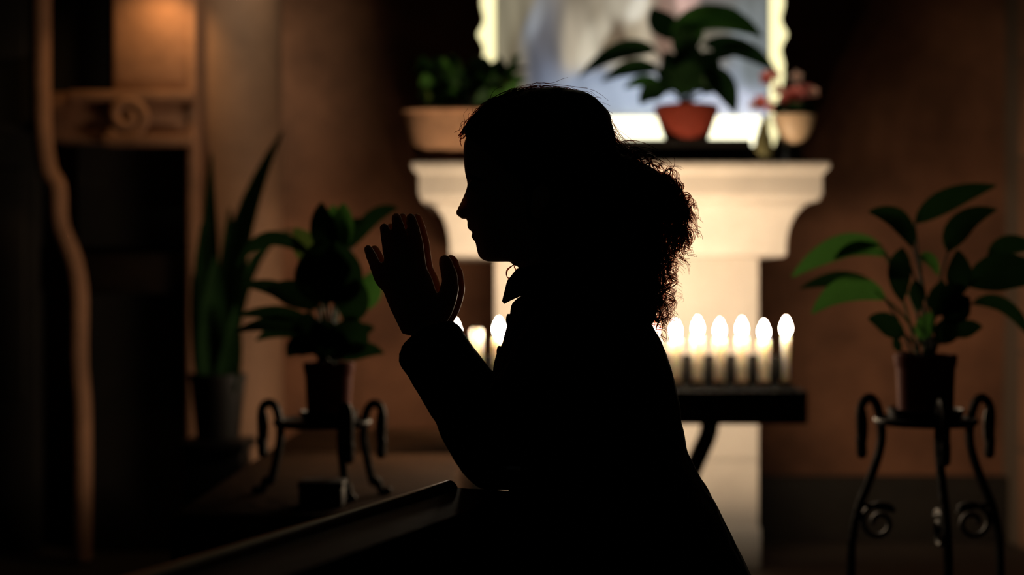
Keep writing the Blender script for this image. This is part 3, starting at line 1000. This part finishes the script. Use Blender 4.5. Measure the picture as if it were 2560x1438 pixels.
# head: face profile, smooth face line, back of the skull, half width
prof = [(236, 1352, 1352, 1430, .018), (244, 1312, 1312, 1455, .034), (258, 1268, 1268, 1482, .050), (282, 1226, 1226, 1506, .063), (312, 1190, 1190, 1520, .071), (343, 1166, 1166, 1526, .075),
        (369, 1159, 1160, 1527, .0765), (407, 1160, 1161, 1525, .0775), (435, 1163, 1164, 1519, .077), (452, 1167, 1169, 1513, .0765), (461, 1168, 1171, 1510, .076), (470, 1166, 1172, 1506, .0755), (483, 1161, 1173, 1500, .0745),
        (506, 1150, 1173, 1490, .073), (520, 1143, 1173, 1484, .0715), (528, 1139.5, 1173, 1480, .071), (534, 1139.5, 1173, 1478, .0705), (539, 1142, 1173, 1475, .070), (543, 1150, 1173, 1473, .0695),
        (546, 1163, 1173, 1471, .069), (550, 1168, 1174, 1470, .0685), (560, 1168, 1175, 1467, .0675), (567, 1168, 1176, 1464, .067), (573, 1171, 1177, 1462, .066), (578, 1178, 1179, 1461, .0655), (581, 1183, 1181, 1460, .065),
        (585, 1180, 1182, 1459, .064), (590, 1178, 1183, 1458, .0635), (596, 1180, 1185, 1457, .0625), (602, 1186, 1187, 1456, .061), (608, 1189, 1190, 1455, .060), (620, 1191, 1193, 1452, .056), (636, 1195, 1197, 1448, .049),
        (644, 1200, 1202, 1446, .043), (650, 1208, 1209, 1444, .036), (655, 1222, 1222, 1440, .024)]
nh = 64
rings = []
py = 236.0
while py <= 655.01:
    f, f0, bk, hw = lerp_table(prof, py)
    ring = []
    f0 = max(f0, f) if f < f0 else f0
    dlt = f - f0
    sig = .0062 + .0065 * math.exp(-((py - 536) / 16) ** 2) + (.012 if 552 < py < 606 else 0)
    cxp = (f0 + bk) / 2 + 10
    for j in range(nh):
        a = 2 * PI * j / nh
        ca_, sa_ = math.cos(a), math.sin(a)
        e = .86
        yy = hw * math.copysign(abs(sa_) ** e, sa_)
        if ca_ < 0:
            x = cxp - (cxp - f0) * abs(ca_) ** .80
            # narrowing of the face towards the front
            yy *= 1 - .10 * abs(ca_) ** 2
            bump = math.exp(-(yy / sig) ** 2)
            x += dlt * bump
            if 455 < py < 492:      # eye sockets
                dv_ = math.exp(-((abs(yy) - .031) / .012) ** 2) * math.exp(-((py - 472) / 11) ** 2)
                x += 9 * dv_
        else:
            x = cxp + (bk - cxp) * ca_ ** .9
        w = W(x, py)
        ring.append(Vector((w.x, WY + yy, w.z)))
    rings.append(ring)
    py += 1.5
body.rings(rings)
head_rings, HC = rings[:int((560 - 236) / 1.5)], W(1350, 430)
for s_ in (-1, 1):
    body.ellipsoid(W(1183, 472) + Vector((.004, s_ * .031, 0)), (.0115, .0135, .0105), 14, 10)
    # ear
    body.ellipsoid(W(1352, 505) + Vector((0, s_ * .076, 0)), (.016, .008, .030), 14, 10, Matrix.Rotation(.25, 3, 'Y'))
    # nostril wing
    body.ellipsoid(W(1160, 536) + Vector((0, s_ * .0125, 0)), (.0085, .006, .0065), 10, 8)
# neck
body.tube([W(1370, 560), W(1385, 640), W(1405, 720), W(1430, 800)], [.054, .052, .054, .066], 20, True)
body.tube([W(1300, 636), W(1345, 640)], [.018, .035], 12, True)


def loft_body(mb, tab, exp=.8, n=48, grow=0.0, dyc=0.0):
    rs = []
    for row in tab:
        py, f, bk, hw = row
        a_, b_ = W(f, py), W(bk, py)
        cx_, rx = (a_.x + b_.x) / 2, (b_.x - a_.x) / 2 + grow
        ring = []
        for j in range(n):
            t = 2 * PI * j / n
            c_, s_ = math.cos(t), math.sin(t)
            ring.append(Vector((cx_ + rx * math.copysign(abs(c_) ** exp, c_), WY + dyc + (hw + grow) * math.copysign(abs(s_) ** exp, s_), a_.z)))
        rs.append(ring)
    mb.rings(rs)


torso = [(745, 1370, 1490, .06), (775, 1330, 1560, .115), (800, 1300, 1600, .150), (830, 1285, 1625, .165), (880, 1272, 1640, .160), (940, 1268, 1650, .150), (1000, 1285, 1660, .138), (1060, 1305, 1665, .132),
         (1130, 1315, 1685, .140), (1200, 1325, 1720, .155), (1300, 1340, 1770, .175), (1400, 1365, 1790, .180), (1480, 1400, 1780, .165), (1530, 1450, 1740, .12)]
loft_body(body, torso, .9)
SH = {}
for s_ in (-1, 1):
    sh, el, wr_ = W(1448, 850, s_ * .160), W(1243, 1128, s_ * .125), W(1072, 846, s_ * .036)
    SH[s_] = (sh, el, wr_)
    body.tube([sh, sh.lerp(el, .5), el], [.046, .041, .036], 16, True)
    body.tube([el, el.lerp(wr_, .35), wr_.lerp(el, .12), wr_], [.036, .035, .027, .025], 16, True)
    # thigh, shin, foot
    hip, knee = Vector((.20, WY + s_ * .095, .47)), Vector((.085, WY + s_ * .11, .205))
    ank = Vector((.46, WY + s_ * .10, .19))
    body.tube([hip, hip.lerp(knee, .5), knee], [.085, .078, .062], 18, True)
    body.tube([knee, knee.lerp(ank, .35), ank], [.058, .055, .036], 16, True)
    body.tube([ank, ank + Vector((.05, 0, -.05)), ank + Vector((.06, 0, -.12))], [.036, .036, .028], 12, True)


def hand(mb, s_, dx=0, dyo=0.0, spread=1.0):
    """left or right hand of the pressed pair; palms face each other across the middle plane."""
    yc = s_ * .0145
    def H(px, py, dy=0.0):
        return W(px + dx, py, yc + s_ * dy + dyo)
    # palm as a rounded slab
    pal = [(1066, 842, 58, .021), (1058, 812, 65, .0205), (1047, 780, 70, .0195), (1032, 745, 69, .018), (1020, 712, 70, .0165), (1014, 684, 67, .0150), (1012, 664, 58, .0125)]
    rs = []
    for (px, py, hw, th) in pal:
        ring = []
        for j in range(28):
            t = 2 * PI * j / 28
            c_, q_ = math.cos(t), math.sin(t)
            p = H(px + hw * math.copysign(abs(c_) ** .75, c_), py + hw * .22 * (-c_) * .0 - (px + hw * c_ - px) * -.12)
            ring.append(p + Vector((0, th * .62 * math.copysign(abs(q_) ** .8, q_), 0)))
        rs.append(ring)
    mb.rings(rs)
    fingers = [  # knuckle, middle joint, end joint, tip (picture coordinates), radii, lean away from the other hand
        ([(957, 704), (941, 666), (931, 642), (923, 624)], [.0088, .0080, .0074, .0064], [.004, .003, .001, .000]),
        ([(985, 680), (974, 624), (968, 592), (963, 570)], [.0095, .0088, .0080, .0068], [.003, .003, .001, -.001]),
        ([(1017, 670), (1006, 604), (998, 570), (993, 545)], [.0097, .0090, .0082, .0070], [.003, .003, .001, -.001]),
        ([(1052, 672), (1044, 610), (1036, 572), (1029, 546)], [.0097, .0090, .0082, .0070], [.003, .004, .002, .000]),
    ]
    for pts, rad, lean in fingers:
        pp = [H(x, y, d) for (x, y), d in zip(pts, lean)]
        pp = [H(1035 + (pts[0][0] - 1015) * .8, 730)] + pp
        pp = smooth_path(pp, 4)
        rr = [rad[0]] * 4
        for i in range(3):
            for q in range(4):
                rr.append(rad[i] + (rad[i + 1] - rad[i]) * q / 4 + (.0006 if q == 0 and i else 0))
        rr.append(rad[3])
        mb.tube(pp, rr, 12, True)
    tp_ = [H(1088, 806, .002), H(1116, 760, .003), H(1127, 706, .002), H(1120, 672, .0), H(1114, 652, -.001)]
    mb.tube(smooth_path(tp_, 4), [.0145] * 4 + [.0135] * 4 + [.0115] * 4 + [.0100] * 4 + [.0085], 12, True)


hand(body, -1, -2)
hand(body, 1, 14, 0)
person = link(remesh(body.mesh('person'), .0026, 1, 'person'), 'person', 'skin', label='kneeling person in profile with dark curly hair, praying with raised hands', cat='person')
for s_ in (-1, 1):
    eb = smooth_path([W(1186, 452, s_ * .016), W(1178, 446, s_ * .026), W(1184, 444, s_ * .038), W(1202, 450, s_ * .049)], 5)
    MB().tube([p + Vector((.001, 0, 0)) for p in eb], [.002 + .0016 * math.sin(PI * i / (len(eb) - 1)) for i in range(len(eb))], 6, True).build('eyebrow', 'hair', person)
    ls = smooth_path([W(1171, 476, s_ * .021), W(1164, 479, s_ * .031), W(1172, 477, s_ * .042)], 5)
    MB().tube([p + Vector((.001, 0, 0)) for p in ls], .0009, 5).build('eyelashes', 'hair', person)
# finger nails on the near hand
for (px, py) in ((924, 628), (964, 575), (994, 550), (1030, 551)):
    q = W(px - 2, py, -.0145 - .0065)
    MB().ellipsoid(q, (.0042, .0016, .0058), 10, 8, Matrix.Rotation(.25, 3, 'Y')).build('fingernail', 'petal_pale', person)

# coat: torso and sleeves grown over the body, hem flaring behind
coat = MB()
coat_tab = [(700, 1352, 1520, .062), (728, 1322, 1560, .095), (745, 1290, 1578, .12), (762, 1275, 1592, .138), (790, 1270, 1614, .165), (825, 1262, 1636, .180), (858, 1255, 1652, .182), (890, 1240, 1664, .178), (925, 1232, 1674, .172),
            (980, 1236, 1688, .162), (1030, 1250, 1696, .156), (1070, 1262, 1701, .156), (1130, 1270, 1715, .165), (1180, 1272, 1739, .178), (1250, 1276, 1781, .198), (1350, 1284, 1832, .220), (1438, 1292, 1876, .236),
            (1540, 1304, 1925, .252), (1640, 1320, 1965, .262), (1880, 1345, 2010, .268), (1890, 1355, 2000, .26)]
loft_body(coat, coat_tab, .9, 64)
for s_ in (-1, 1):
    sh, el, wr_ = SH[s_]
    a_ = sh + Vector((.0, s_ * .004, .004))
    coat.tube(smooth_path([a_, sh.lerp(el, .45) + Vector((.004, 0, .004)), el + Vector((.004, 0, 0))], 6), [.066] * 6 + [.060] * 6 + [.054], 24, True)
    cf = wr_.lerp(el, .03) + Vector((-.003, 0, 0))
    coat.tube(smooth_path([el, el.lerp(wr_, .4), cf], 6), [.054] * 3 + [.0535] * 3 + [.0515] * 3 + [.049] * 3 + [.047], 24)
    coat.ellipsoid(el, (.055, .052, .055))
coat_me = remesh(coat.mesh('coat'), .0045, 3, 'coat')
# cloth folds
nrm = [v.normal.copy() for v in coat_me.vertices]
for v in coat_me.vertices:
    p = v.co.copy()
    n_ = noise.noise(Vector((p.x * 16, p.y * 16, p.z * 6)))
    v.co = p + nrm[v.index] * (.0035 * n_ + .0022 * noise.noise(p * 38))
coat_o = link(coat_me, 'coat', 'coat', person, label='long black wool coat with turned collar')

# collar: folded band round the neck with pointed tips
cr = []
N = 40
cen0, cen1 = W(1408, 690), W(1408, 730)
for i in range(N + 1):
    th = math.radians(-172 + 344 * i / N)          # 180 is the front (towards -x)
    cfront = (1 - math.cos(th)) / 2                 # 0 at the back, 1 at the front
    ux, uy = math.cos(th), math.sin(th)
    ex, ey = .063, .060
    top = Vector((cen0.x + ux * ex, WY + uy * ey, W(0, 660 + 14 * cfront - 26 * (1 - cfront)).z))
    inn = Vector((cen0.x + ux * (ex - .004), WY + uy * (ey - .004), W(0, 735).z))
    drop = 728 + 26 * max(0, (cfront - .8) / .2) ** 1.5
    reach = .020 + .004 * max(0, (cfront - .75) / .25) ** 1.2
    low = Vector((cen0.x + ux * (ex + reach), WY + uy * (ey + reach + .012), W(0, drop).z))
    mid = top.lerp(low, .45) + Vector((ux * .006, uy * .006, .004))
    tk = Vector((0, 0, -.004)) - Vector((ux, uy, 0)) * .003
    cr.append([inn, top + Vector((-ux * .003, -uy * .003, 0)), top + Vector((ux * .003, uy * .003, .001)), mid, low, low + tk, mid + tk, top + Vector((ux * .001, uy * .001, -.006))])
mb = MB()
mb.rings(cr)
mb.build('collar', 'coat', coat_o)
for k in range(4):
    q = W(1247 - k * 1.5, 0, 0)
# buttons down the front, a steel buckle at the waist
for k, py_ in enumerate((800, 880)):
    f = lerp_table(coat_tab, py_)[0]
    MB().ellipsoid(W(f + 4, py_, -.02), (.004, .009, .009), 12, 8).build('button', 'shoe', coat_o)
q = W(1284, 1173, -.205)
MB().box(q.x - .010, q.x + .010, q.y - .004, q.y + .004, q.z - .004, q.z + .005, .003).build('buckle', 'steel', coat_o, label='small polished steel buckle')
# trousers and shoes
tr = MB()
for s_ in (-1, 1):
    hip, knee = Vector((.20, WY + s_ * .095, .47)), Vector((.085, WY + s_ * .11, .205))
    ank = Vector((.45, WY + s_ * .10, .19))
    tr.tube([hip, hip.lerp(knee, .5), knee], [.093, .086, .068], 18, True)
    tr.tube([knee, knee.lerp(ank, .35), ank], [.066, .062, .045], 16, True)
link(remesh(tr.mesh('trousers'), .007, 2, 'trousers'), 'trousers', 'trousers', person)
for s_ in (-1, 1):
    ank = Vector((.47, WY + s_ * .10, .18))
    MB().tube(smooth_path([ank + Vector((0, 0, .01)), ank + Vector((.05, 0, -.04)), ank + Vector((.055, 0, -.135))], 5), [.042, .043, .045, .046, .046, .044, .042, .040, .037, .034, .030], 14, True).build('shoe', 'shoe', person)

# hair: solid mass under, curls over it
hair = MB()
def WE(px, py, rx, ry, rz, dy=0.0, rot=None):
    hair.ellipsoid(W(px, py, dy), (rx / FPX * WY, ry, rz / FPX * WY), 28, 16, rot)
WE(1362, 385, 172, .083, 146)
WE(1300, 352, 122, .074, 98)
WE(1400, 470, 128, .086, 150)
WE(1470, 440, 92, .080, 110)
WE(1545, 480, 92, .078, 92)
WE(1600, 505, 72, .075, 92)
WE(1560, 600, 96, .085, 120)
WE(1550, 720, 96, .092, 110)
WE(1480, 640, 90, .092, 150)
WE(1585, 770, 58, .080, 56)
WE(1370, 560, 50, .088, 120)
hair.rings([[p + (p - HC).normalized() * (.0072 + .002 * noise.noise(p * 30)) for p in r] for r in head_rings])
hair_me = remesh(hair.mesh('hair'), .005, 4, 'hair')
# keep the face clear: push hair in front of the hairline back behind it
nrm = [v.normal.copy() for v in hair_me.vertices]
for v in hair_me.vertices:
    p = v.co.copy()
    px_, py_ = 1280 + p.x / WY * FPX, 719 - (p.z - CAMZ) / WY * FPX
    if py_ > 330:
        hl = 1166 + max(0, (py_ - 345)) * 1.15 if py_ < 470 else 1310 + (py_ - 470) * .1
        lim = (hl - 1280) / FPX * WY
        if p.x < lim:
            v.co.x = lim + (p.x - lim) * .04
    n_ = noise.noise(Vector((p.x * 40, p.y * 40, p.z * 40)))
    v.co += nrm[v.index] * (.0035 * n_)
hair_o = link(hair_me, 'hair', 'hair', person, label='dark brown curly hair gathered at the back')

def strand(mb, pts, r):
    mb.tube(pts, [r * (1 - .55 * i / (len(pts) - 1)) for i in range(len(pts))], 3)

rnd = random.Random(11)
curls = MB()
def curl(p0, d, length, hr, turns, r=.0006, grav=.5, seg=30, clump=4):
    d = d.normalized()
    ph = rnd.uniform(0, 2 * PI)
    u = d.orthogonal().normalized()
    w = d.cross(u)
    for c_ in range(clump):
        pts = []
        o_ = Vector((rnd.gauss(0, 1), rnd.gauss(0, 1), rnd.gauss(0, 1))) * .0011
        ph2, ln2 = ph + rnd.gauss(0, .18), length * rnd.uniform(.85, 1.1)
        for i in range(seg):
            t = i / (seg - 1)
            ax = p0 + o_ + d * ln2 * t + Vector((0, 0, -grav * ln2 * t * t))
            a = ph2 + turns * 2 * PI * t
            g = hr * min(1, t * 3) * (1 + .3 * math.sin(5 * t + ph))
            pts.append(ax + (u * math.cos(a) + w * math.sin(a)) * g)
        strand(curls, pts, r)
# the curl masses: (centre px, py, radius px, outward angle in degrees)
outline = [(1552, 372), (1592, 388), (1628, 402), (1658, 428), (1676, 460), (1696, 488), (1708, 520), (1710, 552), (1700, 582), (1680, 606), (1650, 622), (1640, 660), (1645, 700), (1648, 740), (1646, 776), (1640, 806)]
def on_outline(u):
    k = u * (len(outline) - 1)
    i = min(int(k), len(outline) - 2)
    f = k - i
    return (outline[i][0] + (outline[i + 1][0] - outline[i][0]) * f, outline[i][1] + (outline[i + 1][1] - outline[i][1]) * f)
for k in range(420):
    u = rnd.random()
    px_, py_ = on_outline(u)
    cx_, cy_ = (1560, 500) if py_ < 610 else (1540, 720)
    ins = rnd.uniform(0, 60) ** 1.0
    dn = Vector((px_ - cx_, -(py_ - cy_))).normalized()
    dep = rnd.uniform(-.07, .07) * (1 - .004 * max(0, 40 - ins))
    p0 = W(px_ - dn.x * ins, py_ + dn.y * ins, dep)
    d = Vector((dn.x, rnd.uniform(-.7, .7), dn.y + rnd.uniform(-.9, .2)))
    big = py_ < 610
    curl(p0, d, rnd.uniform(.010, .034 if big else .026), rnd.uniform(.005, .011), rnd.uniform(.7, 1.6), rnd.uniform(.00035, .0008), rnd.uniform(.1, 1.2), 26)
# long ringlets hanging down the back
for k in range(60):
    px_ = rnd.uniform(1605, 1690)
    py_ = rnd.uniform(590, 680)
    p0 = W(px_ - 12, py_, rnd.uniform(-.06, .06))
    d = Vector((rnd.uniform(-.12, .16), rnd.uniform(-.1, .1), -1))
    curl(p0, d, rnd.uniform(.05, .105), rnd.uniform(.004, .011), rnd.uniform(2, 4), rnd.uniform(.00035, .0007), 0, 44)
# dense body of the gathered knot
for k in range(150):
    px_, py_ = rnd.uniform(1600, 1700), rnd.uniform(430, 600)
    if (px_ - 1600) ** 2 / 110 ** 2 + (py_ - 515) ** 2 / 95 ** 2 > 1:
        continue
    p0 = W(px_, py_, rnd.uniform(-.06, .06))
    curl(p0, Vector((rnd.uniform(-.2, 1), rnd.uniform(-.6, .6), rnd.uniform(-1, .3))), rnd.uniform(.015, .04), rnd.uniform(.006, .013), rnd.uniform(.8, 1.8), rnd.uniform(.0005, .001), .5, 26)
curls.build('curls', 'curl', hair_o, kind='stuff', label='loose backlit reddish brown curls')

# fine strands combed over the head and stray frizz
comb = MB()
top_line = [(1152, 346), (1176, 312), (1204, 280), (1240, 256), (1290, 238), (1350, 231), (1410, 236), (1458, 254), (1492, 284), (1518, 322), (1540, 358), (1580, 388)]
for k in range(760):
    off = rnd.uniform(2, 26) if k % 3 else rnd.uniform(4, 40)
    dep = rnd.uniform(-.05, .05)
    a_, b_ = sorted((rnd.uniform(0, 1), rnd.uniform(0, 1)))
    if b_ - a_ < .12:
        b_ = min(1, a_ + .2)
    pts = []
    for i in range(16):
        t = a_ + (b_ - a_) * i / 15
        kk = t * (len(top_line) - 1)
        i0 = min(int(kk), len(top_line) - 2)
        f = kk - i0
        x = top_line[i0][0] + (top_line[i0 + 1][0] - top_line[i0][0]) * f
        y = top_line[i0][1] + (top_line[i0 + 1][1] - top_line[i0][1]) * f
        dx_, dy_ = x - 1370, y - 400
        ln = math.hypot(dx_, dy_)
        dip = 1 - (dep / .083) ** 2
        sc_k = (ln * math.sqrt(max(.2, dip)) + off * .5 - 2 + (4 * math.sin(i * .9 + k) if k % 3 == 0 else 0) + (abs(off) * .7 * (i / 15) ** 2 if k % 4 == 0 else 0)) / ln
        pts.append(W(1370 + dx_ * sc_k, 400 + dy_ * sc_k, dep))
    strand(comb, pts, rnd.uniform(.0003, .0006))
# stray wisps
for pts in ([(1500, 300), (1530, 318), (1548, 345), (1556, 372)], [(1495, 290), (1525, 300), (1540, 322), (1535, 340)], [(1650, 432), (1682, 420), (1686, 396), (1672, 388)],
            [(1296, 655), (1282, 664), (1268, 674), (1266, 688), (1274, 699), (1284, 699)], [(1300, 652), (1284, 662), (1269, 676), (1267, 690), (1276, 698)],
            [(1300, 650), (1286, 666), (1290, 676), (1286, 690), (1278, 697)],
            [(1560, 370), (1610, 368), (1650, 384), (1680, 410)], [(1540, 356), (1590, 352), (1640, 372), (1660, 400)], [(1160, 345), (1150, 350), (1154, 366)], [(1168, 330), (1152, 340), (1152, 356)]):
    strand(comb, smooth_path([W(x, y, -.01) for x, y in pts], 6), .0011 if pts[0][0] < 1310 else .0006)
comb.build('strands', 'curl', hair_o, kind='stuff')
